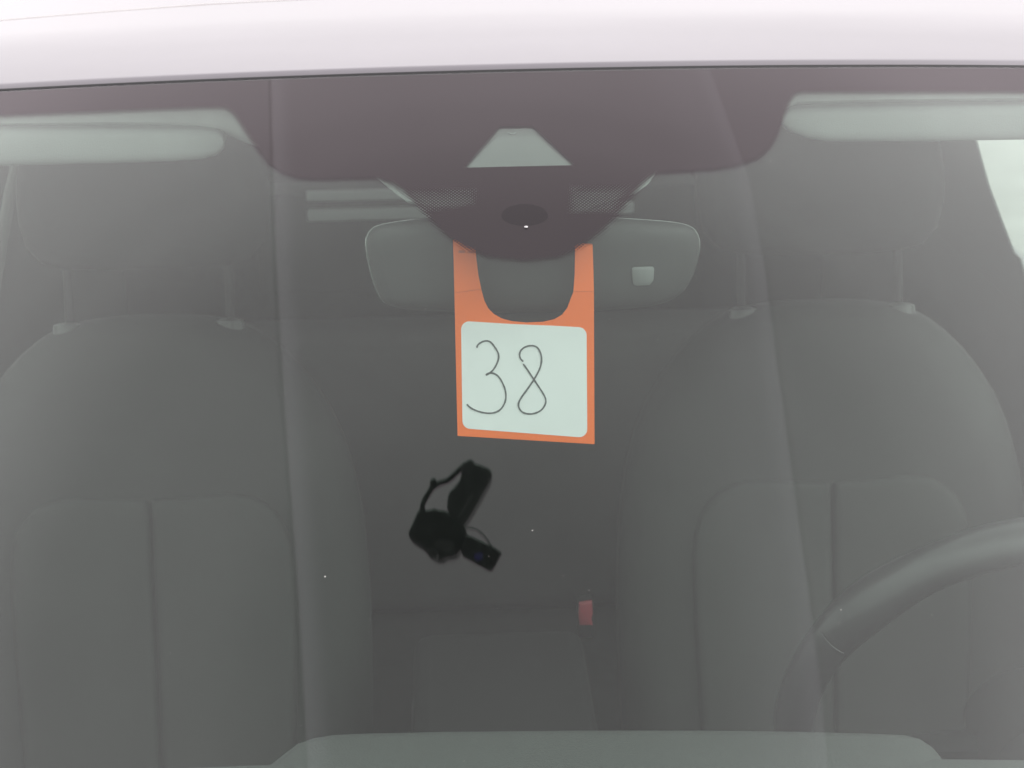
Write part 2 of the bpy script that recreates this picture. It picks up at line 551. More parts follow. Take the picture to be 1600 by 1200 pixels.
nxu = int((ux1 - ux0) / step)
vmin = min(p.y for p in edge_uv) - 0.008
nyv = int((0 - vmin) / step)
idx = {}
def fvert(i, j):
    k = (i, j)
    if k not in idx:
        x = ux0 + (ux1 - ux0) * i / nxu
        v = 0.003 + (vmin - 0.003) * j / nyv
        y = v + BOW * x * x
        c, hd = cover(Vector((x, v)))
        idx[k] = (len(vs), c, hd, (x, v))
        vs.append(Vector((x, y, gz(x, y))) - gn(x, y) * 0.0012)
        cv.append(c); uvs.append((x, v))
    return idx[k]
def quick(x, v):      # coarse test: could this cell carry print?
    return v > interp(edge_uv, 0) if False else True
# per column lowest printed v so that empty cells cost nothing
def col_low(x):
    best = 0
    for a, b in zip(edge_uv, edge_uv[1:]):
        if min(a.x, b.x) - 0.004 <= x <= max(a.x, b.x) + 0.004: best = min(best, a.y, b.y)
    return best - 0.004
for i in range(nxu):
    x = ux0 + (ux1 - ux0) * (i + 0.5) / nxu
    lo = col_low(x)
    for j in range(nyv):
        v = 0.003 + (vmin - 0.003) * (j + 1) / nyv
        if v < lo - step: break
        q = [fvert(i, j), fvert(i + 1, j), fvert(i + 1, j + 1), fvert(i, j + 1)]
        if max(a[1] for a in q) <= 0.021: continue
        if min(a[2] for a in q) > 0.001: continue       # the camera window is left clear
        fs.append(tuple(a[0] for a in q))
frit = mesh('printed_band', vs, fs, M['frit'], screen, True, fix=False)
a_ = frit.data.attributes.new('cover', 'FLOAT', 'POINT'); a_.data.foreach_set('value', cv)
uvl = frit.data.uv_layers.new(name='UVMap')
for lp in frit.data.loops: uvl.data[lp.index].uv = uvs[lp.vertex_index]
h_ = frit.data.attributes.new('window', 'FLOAT', 'POINT')
hv = [0.0] * len(vs)
for k_, (vi_, c, hd, uvp) in idx.items(): hv[vi_] = hd
h_.data.foreach_set('value', hv)

# rain sensor gel pad, an oval pressed into the glass
pad = []
cpad = (820, 336)
for k in range(28):
    a = 2 * pi * k / 28
    p = gpt(cpad[0] + 36 * cos(a), cpad[1] + (15 if sin(a) > 0 else 18) * sin(a))
    pad.append(p)
top_ = [p - gn(p.x, p.y) * 0.0004 for p in pad]; bot_ = [p - gn(p.x, p.y) * 0.0009 for p in pad]
loft('sensor_pad', [top_, bot_], M['pad'], screen)

# sensor housing behind the print: a pale cover, wider than the print at its shoulders
def behind(px, py, d):
    p = gpt(px, py)
    return p + ray(px, py) * d
def px_slab(name, pts, d0, d1, m, parent, bev=0.0015):
    front = [behind(x, y, d0) for x, y in pts]
    c = sum(front, Vector()) / len(front)
    back = [p + Vector((0, 1, -0.25)).normalized() * (d1 - d0) for p in front]
    mid = [p + (c - p).normalized() * bev for p in front]
    f2 = [p + Vector((0, 1, -0.25)).normalized() * bev for p in front]
    return loft(name, [mid, f2, back], m, parent, smooth=40)
hous = px_slab('sensor_cover', [(700, 300), (585, 274), (600, 287), (618, 302), (636, 315), (656, 321), (700, 326), (740, 340), (900, 340), (938, 322), (975, 309), (992, 303), (1014, 287), (1032, 262), (960, 268), (900, 300)], 0.012, 0.05, M['cover'], car, 0.003)
tag(hous, 'pale plastic sensor cover behind the black print')
# camera window: the pale stepped shroud seen through the clear trapezoid
def tri_strip(name, quad, m, parent, back=0.004):
    front = [Vector(q) for q in quad]
    bk = [p + Vector((0, 0.8, -0.6)) * back for p in front]
    return loft(name, [front, bk], m, parent, smooth=20)
sh = tri_strip('camera_shroud', [behind(770, 184, 0.0065), behind(842, 184, 0.0065), behind(925, 278, 0.0065), behind(698, 281, 0.0065)], M['hood'], car)
tag(sh, 'grey stepped shroud behind the clear camera window')
tri_strip('shroud_floor', [behind(777, 213.5, 0.0050), behind(839, 213, 0.0050), behind(907, 272, 0.0050), behind(718, 275, 0.0050)], M['floorm'], sh, 0.0012)
tube('moulded_mark', [behind(799.5 + 6 * cos(a), 206 + 3.5 * sin(a), 0.0056) for a in [0.3 + 0.5 * k for k in range(6)]], 0.0004, M['sensor'], sh, 6)

# roof
def roof_prof(t):
    return 0.003 + 0.30 * t - 0.90 * t * t if t < 0.155 else 0.0279 + 0.021 * (t - 0.155) - 0.008 * (t - 0.155) ** 2
def roof_f(x, t):
    y = 0.005 + t + BOW * x * x * max(0, 1 - t / 1.2)
    xx = abs(x)
    z = ZH - CROWN * x * x + roof_prof(t)
    if xx > 0.52: z -= 2.6 * (xx - 0.52) ** 2
    return Vector((x, y, z))
rv = []
ts = [0.0, 0.0, 0.0006, 0.0018, 0.004, 0.008, 0.015, 0.02, 0.03, 0.04, 0.05, 0.065, 0.08, 0.095, 0.11, 0.125, 0.14, 0.155, 0.17, 0.2, 0.25, 0.3, 0.4, 0.5, 0.65, 0.8, 1.0, 1.2, 1.4, 1.6, 1.8, 2.0]
lips = [-0.010, -0.0022, -0.0006, 0, 0, 0] + [0] * 60
nxr = 90
for t, l in zip(ts, lips):
    for i in range(nxr + 1):
        x = -0.69 + 1.38 * i / nxr
        p = roof_f(x, t); p.z += l - (0.0016 if t < 0.004 else 0)
        rv.append(p)
rf = [(j * (nxr + 1) + i, j * (nxr + 1) + i + 1, (j + 1) * (nxr + 1) + i + 1, (j + 1) * (nxr + 1) + i) for j in range(len(ts) - 1) for i in range(nxr)]
roof = mesh('roof', rv, rf, M['paint'], car, True, fix=False)
tag(roof, 'white painted roof panel above the windscreen')
# thin joint across the roof where the glass roof panel begins
def roof_hit(px, py):
    d = ray(px, py)
    best = None
    for k in range(400):
        t = 0.001 + 0.0008 * k
        lo = 0.0
        # walk along the ray until it drops under the skin at this distance
        y = CAM.y + d.y * (k * 0.0012 + 1.5)
        p = CAM + d * (k * 0.0012 + 1.5)
        tt = p.y - 0.005 - BOW * p.x * p.x
        if tt > 0 and p.z <= roof_f(p.x, tt).z: return p.x, tt
    return p.x, 0.16
(ax, at0), (bx, bt0) = roof_hit(2, 30), roof_hit(330, 6)
rj = []
for k in range(50):
    x = -0.5 + 1.0 * k / 49
    t = at0 + (bt0 - at0) * (x - ax) / (bx - ax) if x < bx else bt0 + (bt0 - at0) * 0.35 * (1 - math.exp(-(x - bx) / 0.2))
    rj.append(roof_f(x, t) + Vector((0, 0, -0.0003)))
tube('roof_joint', rj, 0.0011, M['joint'], roof, 6)
# inside lining under the roof skin
grid('headliner', 30, 20, lambda x, t: roof_f(x, t) - Vector((0, -0.02, 0.028 + 0.004 * (t < 0.03))), M['liner'], car, (-0.66, 0.66), (0.012, 1.95))
# black seal in the gap along the header
tube('header_seal', [(x, 0.0028 + BOW * x * x, gz(x, BOW * x * x) - 0.0008) for x in [-0.66 + 1.32 * i / 60 for i in range(61)]], 0.0026, M['rubber'], screen, 8)

# pillars, hood, cowl, sides (the rest of the shell round the glass)
for s in (-1, 1):
    pth = [(s * (0.675 + 0.0), v + BOW * 0.66 ** 2, gz(0.66, v + BOW * 0.66 ** 2) - 0.012) for v in [-0.9 + 0.90 * k / 12 for k in range(13)]]
    tube('front_pillar', pth, 0.028, M['paint'], car, 12)
def hood_f(x, y):
    u = (y + 2.0) / 1.18
    return Vector((x, y + 0.1 * x * x * (1 if y > -1.2 else -0.6), 0.66 + 0.2 * u ** 0.6 - 0.10 * x * x - (1.5 * (abs(x) - 0.62) ** 2 if abs(x) > 0.62 else 0)))
hd_ = grid('hood', 40, 24, hood_f, M['paint'], car, (-0.80, 0.80), (-1.99, -0.86))
tag(hd_, 'white painted bonnet below the windscreen')
grid('cowl', 30, 3, lambda x, y: Vector((x, y + BOW * x * x, 0.872 + 0.05 * (y + 0.87) - 0.05 * x * x)), M['rubber'], car, (-0.7, 0.7), (-0.98, -0.82))
box('front_bumper', (-0.78, -2.08, 0.28), (0.78, -1.93, 0.66), M['paint'], car, 0.05)
for s in (-1, 1):
    x0, x1 = sorted((s * 0.74, s * 0.80))
    box('fender', (x0, -1.98, 0.32), (x1, -0.72, 0.80), M['paint'], car, 0.02)
    # doors: lower panel, rails and pillars leaving the window openings
    x0, x1 = sorted((s * 0.70, s * 0.78))
    dr = box('side_door', (x0, -0.71, 0.30), (x1, 2.1, 0.955), M['paint'], car, 0.02)
    x2, x3 = sorted((s * 0.672, s * 0.699))
    box('door_trim', (x2, -0.62, 0.34), (x3, 2.05, 0.965), M['trim'], dr, 0.008)
    x4, x5 = sorted((s * 0.655, s * 0.695))
    box('centre_pillar', (x4, 0.50, 0.966), (x5, 0.60, 1.325), M['trim'], car, 0.008)
    box('roof_rail', (x4, 0.02, 1.328), (x5, 1.95, 1.352), M['trim'], car, 0.006)
    # rear quarter trim with its raked leading edge
    e = [at_x(1523, 205, 0.665), at_x(1523, 218, 0.665), at_x(1543, 290, 0.665), at_x(1566, 352, 0.665), at_x(1583, 396, 0.665), at_x(1592, 404, 0.665)]
    ed = [(p.y, p.z) for p in e]
    ed[0] = (ed[1][0] + (ed[1][0] - ed[2][0]) * 2.2, min(1.327, ed[1][1] + (ed[1][1] - ed[2][1]) * 2.2))
    pol = [Vector((s * 0.665, y, z)) for y, z in ed] + [Vector((s * 0.665, ed[-1][0] - 0.10, 0.967)), Vector((s * 0.665, 2.05, 0.967)), Vector((s * 0.665, 2.05, 1.327))]
    loft('quarter_trim', [pol, [p + Vector((s * 0.003, 0, 0)) for p in pol]], M['trim'], car, smooth=25)
    gpts = [Vector((s * 0.715, y, z)) for y, z in ((-0.5, 0.957), (2.0, 0.957), (2.0, 1.33), (0.0, 1.33))]
    w_ = loft('side_window', [gpts, [p + Vector((s * 0.004, 0, 0)) for p in gpts]], M['pane'], car, smooth=20)
# floor, bulkhead, tail
box('floor_pan', (-0.75, -0.86, 0.26), (0.75, 2.1, 0.34), M['carpet'], car, 0.01)
box('bulkhead', (-0.69, -0.86, 0.345), (0.69, -0.80, 0.83), M['carpet'], car, 0.01)
box('tail_panel', (-0.69, 2.06, 0.345), (0.69, 2.12, 1.36), M['carpet'], car, 0.01)  # carried up to the roof to shut out light from behind
box('rear_bench', (-0.60, 1.25, 0.345), (0.60, 1.45, 0.80), M['bench'], car, 0.04)

# luggage cover behind the seats, two pale ribs across it
a = at_y(478, 299, 1.60); b = at_y(992, 292, 1.60)
cov_ = box('luggage_cover', (a.x - 0.08, 1.55, a.z - 0.16), (b.x + 0.1, 1.66, a.z + 0.006), M['shelf'], car, 0.004)
for y0, y1 in ((297, 313), (325, 344)):
    p, q = at_y(480, y0, 1.55), at_y(480, y1, 1.55)
    box('pale_rib', (at_y(478, 300, 1.545).x, 1.535, q.z), (at_y(990, 300, 1.545).x, 1.549, p.z), M['rib'], cov_, 0.004)

# sun visors folded up under the header
def visor(name, xs_, yb, label):
    rings = []
    n = len(xs_)
    for k, (px, ptop, pbot) in enumerate(xs_):
        c0 = at_y(px, ptop, -0.004); c1 = at_y(px, pbot, -0.004)
        x = c0.x
        off = BOW * x * x * 0.6
        h = (c0.z - c1.z) / 2; zc = (c0.z + c1.z) / 2
        ring = []
        for a in range(24):
            t = 2 * pi * a / 24
            pw = lambda v, e: math.copysign(abs(v) ** e, v)
            cy, cz = -pw(cos(t), 0.7), pw(sin(t), 0.7)
            ring.append(Vector((x, off + (0.008 * cy if cy < 0 else 0.12 * cy), zc + h * cz + (0.0 if cy < 0 else 0.02 * cy))))
        rings.append(ring)
    o = loft(name, rings, M['visor'], car, smooth=60)
    return tag(o, label)
visor('sun_visor', [(-420, 222, 280), (-100, 212, 274), (0, 208, 268), (150, 205, 262), (260, 204, 257), (310, 204, 253), (334, 206, 247), (345, 211, 238), (348, 217, 230)], 250, 'pale sun visor on the passenger side')
visor('sun_visor', [(1224, 176, 196), (1235, 172, 208), (1262, 170, 219), (1300, 169, 225), (1450, 169, 227), (1600, 170, 227), (1760, 172, 230), (2000, 178, 238)], 220, 'pale sun visor on the driver side')
# lining roll above the visors
for xr_ in (((-420, 190, 222), (-60, 170, 216), (150, 162, 210), (300, 158, 208), (345, 158, 216), (395, 166, 234), (470, 180, 250)), ((1120, 170, 240), (1190, 150, 215), (1222, 138, 190), (1250, 134, 172), (1400, 134, 169), (1700, 136, 172), (2000, 142, 180))):
    rings = []
    for px, a0, a1 in xr_:
        c0 = at_y(px, a0, 0.0); c1 = at_y(px, a1, 0.0)
        off = BOW * c0.x ** 2 * 0.6
        rings.append([Vector((c0.x, off + y, z)) for y, z in ((0.006, c0.z), (-0.001, c0.z * 0.8 + c1.z * 0.2), (-0.001, c0.z * 0.3 + c1.z * 0.7), (0.008, c1.z), (0.06, c1.z), (0.06, c0.z))])
    loft('lining_roll', rings, M['liner'], car, smooth=50)

# rear view mirror, back of the housing towards the glass
MY = -0.125
MO = [(590, 352), (640, 344), (720, 339), (820, 337), (920, 339), (1010, 344), (1068, 349), (1090, 358), (1098, 378), (1095, 405), (1084, 440), (1066, 464), (1038, 477), (1000, 483), (900, 489), (800, 491), (700, 489), (640, 486), (600, 480), (584, 450), (574, 410), (570, 378), (576, 362)]
mo = chaikin([at_y(x, y, MY) for x, y in MO], 2)
mc = sum(mo, Vector()) / len(mo)
def mring(sc_, dy): return [mc + (p - mc) * sc_ + Vector((0, 1, -0.2)) * dy for p in mo]
mir = loft('rear_view_mirror', [mring(0.45, -0.011), mring(0.75, -0.0095), mring(0.9, -0.006), mring(0.965, -0.001), mring(0.992, 0.006), mring(1.0, 0.015), mring(0.985, 0.017)], M['mirror'], car, smooth=60)
tag(mir, 'wide interior mirror hanging behind the tag')
loft('mirror_bezel', [mring(0.98, 0.0155), mring(1.004, 0.0160), mring(1.009, 0.0175), mring(1.004, 0.0195), mring(0.99, 0.0205)], M['bezel'], mir, smooth=40)
sq = [at_y(x, y, MY - 0.0105) for x, y in ((989, 417.5), (1019, 416.5), (1022, 419.5), (1021, 437), (1015, 445), (993, 446), (989, 443), (987, 421))]
slab('light_sensor', sq, (0, 1, 0), [(-0.0016, 0.0008), (-0.001, 0), (0.006, 0)], M['sensor'], mir)
tube('mirror_stem', [behind(822, 338, 0.02), at_y(824, 362, -0.13), at_y(826, 385, -0.112)], [0.010, 0.011, 0.011], M['mirror'], mir, 14)

# ------------------------------------------------------------------ seats
SY = 0.47
def seat(cpx, name_label, seam_px, top_px=(487,), scale=1.0):
    base = at_y(cpx, top_px[0], SY)           # between the two post sleeves
    cx, zt = base.x, base.z
    rake = radians(14)
    ux, uz = Vector((1, 0, 0)), Vector((0, sin(rake), cos(rake)))
    uy = Vector((0, cos(rake), -sin(rake)))
    P = lambda x, z, y=0: Vector((cx, SY, zt)) + ux * x + uz * z + uy * y
    root = empty('seat', (0, 0, 0)); root.parent = car
    tag(root, name_label)
    half = [(0.0, 0.014), (0.05, 0.012), (0.095, 0.004), (0.130, -0.016), (0.167, -0.053), (0.203, -0.11), (0.225, -0.19), (0.233, -0.29), (0.233, -0.42), (0.225, -0.60)]
    out = [P(x, z) for x, z in half] + [P(-x, z) for x, z in reversed(half[1:])]
    out = [out[0]] + out[1:]
    pts = chaikin(out, 1)
    back = slab('backrest', pts, uy, [(-0.002, 0.085), (-0.002, 0.05), (0.004, 0.024), (0.018, 0.008), (0.04, 0.0), (0.10, 0.002), (0.125, 0.02), (0.13, 0.05)], M['leather'], root, 60)
    # raised insert of two halves with the seam between them
    iw, it = 0.155, -0.185
    for s in (-1, 1):
        q = [(0.0012, it - 0.02), (0.0012, it - 0.004), (0.006, it - 0.0005), (0.03, it), (0.10, it + 0.004), (0.132, it - 0.012), (0.150, it - 0.042), (iw, it - 0.09), (iw - 0.004, -0.40), (iw - 0.012, -0.60), (0.0012, -0.60)]
        pp = chaikin([P(s * x, z, -0.004) for x, z in q], 1)
        slab('backrest_panel', pp, uy, [(-0.0075, 0.010), (-0.0065, 0.0045), (-0.004, 0.0015), (0.0, 0.0), (0.012, 0.0)], M['leather2'], back, 60)
    cush = [P(x, z) for x, z in ((-0.24, -0.60), (0.24, -0.60))]
    yb = SY - sin(rake) * 0.60
    box('cushion', (cx - 0.25, yb - 0.46, zt - 0.70), (cx + 0.25, yb + 0.05, zt - 0.55), M['leather'], root, 0.045)
    box('seat_base', (cx - 0.2, yb - 0.40, 0.341), (cx + 0.2, yb + 0.02, zt - 0.699), M['carpet'], root, 0.02)
    hr = chaikin([P(x, z) for x, z in ((-0.08, 0.062), (0.08, 0.062), (0.125, 0.075), (0.14, 0.13), (0.13, 0.21), (0.09, 0.235), (-0.09, 0.235), (-0.13, 0.21), (-0.14, 0.13), (-0.125, 0.075))], 1)
    head = slab('headrest', hr, uy, [(0.004, 0.05), (0.0, 0.028), (0.010, 0.008), (0.03, 0.0), (0.07, 0.003), (0.09, 0.03)], M['headm'], root, 60)
    for s in (-1, 1):
        tube('headrest_post', [P(s * 0.088, -0.01, 0.045), P(s * 0.088, 0.085, 0.045)], 0.0050, M['post'], head, 10)
        tube('post_sleeve', [P(s * 0.088, -0.008, 0.035), P(s * 0.088, 0.004, 0.035), P(s * 0.088, 0.0065, 0.035)], [0.017, 0.0155, 0.009], M['sleeve'], back, 16)
    return root, P
s1, P1 = seat(225, 'passenger seat with its insert split by a centre seam', 225, (512,))
s2, P2 = seat(1294, 'driver seat behind the steering wheel', 1325, (487,))

# belts
tube('seat_belt', [at_y(27, 252, 0.62), at_y(14, 310, 0.62), at_y(2, 380, 0.61), at_y(-12, 470, 0.6), at_y(-30, 600, 0.58)], 0.007, M['webbing'], car, 8)
bl = [P2(-0.148, -0.36, -0.02), P2(-0.05, -0.43, -0.022), P2(0.06, -0.52, -0.02), P2(0.14, -0.59, -0.02)]
def ribbon(name, path, w_, side, m, parent, th=0.0012):
    side = Vector(side).normalized()
    rings = []
    pts = [Vector(p) for p in path]
    for i, p in enumerate(pts):
        t = (pts[min(i + 1, len(pts) - 1)] - pts[max(i - 1, 0)]).normalized()
        nn = t.cross(side).normalized()
        rings.append([p - side * w_ / 2 - nn * th / 2, p + side * w_ / 2 - nn * th / 2, p + side * w_ / 2 + nn * th / 2, p - side * w_ / 2 + nn * th / 2])
    return loft(name, rings, m, parent, smooth=30)
# buckle between the seats, its red button facing forward
bp0, bp1 = at_y(904, 940, 0.22), at_y(926, 976, 0.22)
bk = box('belt_buckle', (bp0.x - 0.001, 0.213, bp1.z - 0.012), (bp1.x + 0.001, 0.236, bp0.z + 0.001), M['beltdark'], car, 0.003)
rb = [at_y(905, 943, 0.21), at_y(925, 940, 0.21), at_y(926, 957, 0.21), at_y(924, 966, 0.21), at_y(926, 976, 0.21), at_y(906, 976, 0.21), at_y(904, 960, 0.21)]
slab('release_button', rb, (0, 1, 0), [(-0.002, 0.0014), (-0.001, 0), (0.004, 0)], M['red'], bk)

# centre console with armrest
k0, k1 = at_y(640, 985, 0.32), at_y(915, 985, 0.32)
cons = box('centre_console', (k0.x, -0.45, 0.345), (k1.x, 0.32, k0.z - 0.055), M['carpet'], car, 0.02)
box('armrest', (k0.x + 0.004, 0.0, k0.z - 0.054), (k1.x - 0.004, 0.32, k0.z), M['console'], cons, 0.018)

# steering wheel
WC, WR, WT = Vector((0.383, -0.19, 0.92)), 0.182, radians(20)
wx, wz = Vector((1, 0, 0)), Vector((0, -sin(WT), cos(WT)))
wn = Vector((0, -cos(WT), -sin(WT)))          # away from the driver
wp = lambda a, r=WR, d=0: WC + wx * r * cos(a) + wz * r * sin(a) + wn * d
sw = empty('steering_wheel'); sw.parent = car
tag(sw, 'dark leather steering wheel on the driver side')
rim_r = []
na = 120
rings = []
for k in range(na):
    a = 2 * pi * k / na
    # thumb grips swell the rim at ten and two
    da = min(abs((a - radians(140) + pi) % (2 * pi) - pi), abs((a - radians(40) + pi) % (2 * pi) - pi))
    r = 0.0165 + 0.0028 * math.exp(-(da / 0.2) ** 2)
    er = wx * cos(a) + wz * sin(a)
    rings.append([wp(a) + er * r * 0.96 * cos(t) + wn * r * 1.12 * sin(t) for t in [2 * pi * q / 20 for q in range(20)]])
rings.append(rings[0])
rim = loft('rim', rings, M['wheel'], sw, cap=False, smooth=80)
for ang in (150,):
    a = radians(ang)
    er = wx * cos(a) + wz * sin(a)
    tube('rim_seam', [wp(a) + er * 0.0185 * cos(t) + wn * 0.0212 * sin(t) for t in [radians(d) for d in range(20, 100, 8)]], 0.0006, M['wheel'], rim, 6)
for a0 in (190, -10, 270):
    a = radians(a0)
    tube('spoke', [wp(a, 0.045, 0.03), wp(a, 0.10, 0.022), wp(a, WR, 0.004)], [0.026, 0.020, 0.014], M['hubm'], sw, 10, squash=0.5)
hub = [wp(2 * pi * k / 24, 0.052) for k in range(24)]
slab('hub', hub, wn, [(-0.012, 0.02), (0.0, 0.004), (0.03, 0.0), (0.05, 0.012)], M['hubm'], sw, 60)
tube('column', [WC + wn * 0.05, WC + wn * 0.30], 0.034, M['hubm'], sw, 16)

# dashboard: main body, and the raised top pad seen along the bottom of the glass
dz = at_y(200, 1190, -0.40).z
def dash_prof(z, y0=-0.80, drop=0.30, rear=-0.40):
    return [(y0, z - 0.005), (-0.62, z + 0.0), (rear - 0.02, z), (rear - 0.004, z - 0.004), (rear, z - 0.014), (rear + 0.01, z - 0.08), (rear - 0.04, z - drop), (y0, z - drop)]
rings = [[Vector((x, y, z)) for y, z in dash_prof(dz - 0.07 * max(0, x - 0.1))] for x in (-0.69, -0.4, 0, 0.4, 0.69)]
dash = loft('dashboard', rings, M['dash'], car, smooth=40)
tag(dash, 'grey dashboard along the bottom of the windscreen')
TOPL = [(405, 1196), (425, 1186), (445, 1170), (465, 1155), (490, 1146), (520, 1141), (560, 1139), (700, 1136), (900, 1134), (1100, 1134), (1250, 1136), (1360, 1139), (1410, 1141), (1435, 1147), (1455, 1160), (1475, 1185), (1492, 1210)]
rr = -0.37
tl = [at_y(x, y, rr) for x, y in TOPL]
rings = []
for p in tl:
    z = p.z
    rings.append([Vector((p.x * (1 + 0.0), y, zz)) for y, zz in ((-0.80, min(z, dz + 0.018) - 0.0), (-0.55, z), (rr - 0.012, z), (rr - 0.003, z - 0.002), (rr, z - 0.007), (rr - 0.002, min(z - 0.03, dz - 0.02)), (-0.80, dz - 0.03))])
loft('dash_pad', rings, M['dash'], dash, smooth=50)

# ------------------------------------------------------------------ the numbered hang tag
card = empty('hang_tag', at_y(820, 600, -0.155))
tag(card, 'orange hang tag numbered 38 by hand, hung over the mirror stem behind the glass', 'tag')
T0 = Vector((0, -0.155, 0))
TN = Vector((0.05, -1, 0.02)).normalized()
CR = 456.0
def tp(px, py, off=0.0, bend=True):
    d = ray(px, py)
    k = (Vector((0.0, -0.155, 1.25)) - CAM).dot(TN) / d.dot(TN)
    p = CAM + d * k
    return p + TN * off
def kid(o):
    o.parent = card
    o.matrix_parent_inverse = Matrix.Translation(-card.location)
    return o
def cr_y(px):       # the crease across each prong
    return 458 - (px - 709) * 0.14 if px < 800 else 456
UIN = [(752, 452), (757, 470), (763, 482), (772, 491), (785, 498), (800, 502), (822, 504), (848, 503), (866, 499), (878, 492), (886, 482), (892, 466), (896, 456)]
low = [(710, 458)] + UIN + [(928, 456), (929, 694), (715, 681)]
def card_poly(name, pts, th, m, off=0.0, bendf=None):
    f = [tp(x, y, off) + (bendf(x, y) if bendf else Vector()) for x, y in pts]
    b = [p - TN * th for p in f]
    o = loft(name, [f, b], m, None, smooth=20)
    return kid(o)
body = card_poly('card', low, 0.0005, M['orange'])
def bendf(x, y):
    h = max(0, cr_y(x) - y) * 0.00047
    return Vector((0, 0.08 * h + 3.0 * h * h, 0))
def prong(outer, inner):
    # rows from crease to the fold at the top
    n = len(outer)
    f = []
    for o_, i_ in zip(outer, inner):
        f.append([tp(*o_) + bendf(*o_), tp(*i_) + bendf(*i_)])
    d = f[-1][0] - f[-2][0]
    # over the fold the strip runs back towards the mirror stem
    last = f[-1]
    f.append([last[0] + Vector((0, 0.004, 0.0005)), last[1] + Vector((0, 0.004, 0.0005))])
    f.append([last[0] + Vector((0, 0.03, -0.006)), last[1] + Vector((0, 0.03, -0.006))])
    rings = []
    for k, (a, b) in enumerate(f):
        t = (f[min(k + 1, len(f) - 1)][0] - f[max(k - 1, 0)][0]).normalized()
        nn = (b - a).cross(t).normalized()
        if nn.dot(TN) < 0 and k < n: nn = -nn
        if k >= n: nn = Vector((0, 0, 1))
        rings.append([a, b, b - nn * 0.0005, a - nn * 0.0005])
    return kid(loft('prong', rings, M['orange'], None, smooth=25))
def lerp_rows(p0, p1, k): return (p0[0] + (p1[0] - p0[0]) * k, p0[1] + (p1[1] - p0[1]) * k)
prong([(710, 457.5), (709.4, 430), (708.7, 405), (708, 381)], [(752, 451.5), (747.5, 430), (744.5, 405), (742, 382)])
prong([(928, 455.5), (927.6, 430), (927.3, 405), (927, 387)], [(896, 455.5), (898.2, 430), (899, 405), (899.5, 386)])
wp_pts = []
for (cx_, cy_, a0) in ((733, 514.5, 180), (904, 523.5, 270), (905, 670.5, 0), (735, 657.5, 90)):
    for k in range(6):
        a = radians(a0 + 90 * k / 5)
        wp_pts.append((cx_ + 12.5 * cos(a), cy_ + 12.5 * sin(a)))
# the cut-out nips the top edge of the white field
def clip_top(p):
    x, y = p
    return (x, y)
wtop = [(x, y) for x, y in wp_pts]
ins = [(790, 505.6), (822, 507.2), (860, 508.6)]
wtop = wtop[:6] + ins + wtop[6:]
card_poly('white_field', wtop, 0.00015, M['white'], 0.0002)
def stroke(name, pts, w_px):
    p2 = [Vector((x / 3.334 + 660, y / 3.334 + 360)) for x, y in pts]
    p2 = chaikin(p2, 2, closed=False)
    n = len(p2)
    L, Rr = [], []
    rnd = random.Random(3)
    for i, p in enumerate(p2):
        t = (p2[min(i + 1, n - 1)] - p2[max(i - 1, 0)]).normalized()
        q = Vector((-t.y, t.x))
        ww = w_px / 2 * (0.85 + 0.3 * rnd.random()) * (0.55 if i in (0, n - 1) else 1)
        L.append(p + q * ww); Rr.append(p - q * ww)
    vs = [tp(v.x, v.y, 0.0006) for v in L] + [tp(v.x, v.y, 0.0006) for v in Rr] + [tp(v.x, v.y, 0.00025) for v in L] + [tp(v.x, v.y, 0.00025) for v in Rr]
    fs = []
    for i in range(n - 1):
        fs += [(i, i + 1, n + i + 1, n + i), (2 * n + i, 3 * n + i, 3 * n + i + 1, 2 * n + i + 1), (i, 2 * n + i, 2 * n + i + 1, i + 1), (n + i, n + i + 1, 3 * n + i + 1, 3 * n + i)]
    return kid(mesh(name, vs, fs, M['pencil']))
stroke('digit_three', [(283, 610), (288, 594), (312, 578), (338, 573), (358, 582), (378, 608), (396, 638), (398, 665), (387, 697), (370, 725), (352, 742), (331, 754), (334, 749), (352, 741), (375, 744), (400, 762), (425, 808), (436, 850), (433, 890), (415, 925), (390, 945), (355, 953), (310, 948), (268, 934), (243, 918), (232, 905)], 2.5)
stroke('digit_eight', [(525, 682), (510, 668), (504, 645), (514, 620), (540, 603), (572, 598), (597, 606), (613, 630), (622, 665), (618, 700), (605, 735), (580, 778), (550, 822), (514, 870), (499, 900), (502, 925), (520, 948), (555, 957), (590, 952), (622, 935), (641, 905), (644, 880), (630, 850), (600, 805), (570, 760), (545, 722), (525, 695)], 2.5)
# the line of tiny faded print near the top of the left prong
vs, fs = [], []
rnd = random.Random(11)
x = 716.5
while x < 741:
    wd = 1.2 + rnd.random() * 1.6
    if not 727 < x < 730:
        q = [(x + 0.8, 393.4), (x + 0.8 + wd * 0.7, 393.4), (x + wd * 0.7, 397.5), (x, 397.5)]
        k = len(vs)
        for a, b in q:
            vs.append(tp(a, b) + bendf(a, b) + TN * 0.0004)
        fs.append((k, k + 1, k + 2, k + 3))
    x += wd
kid(mesh('printed_line', vs, fs, M['print'], fix=False))

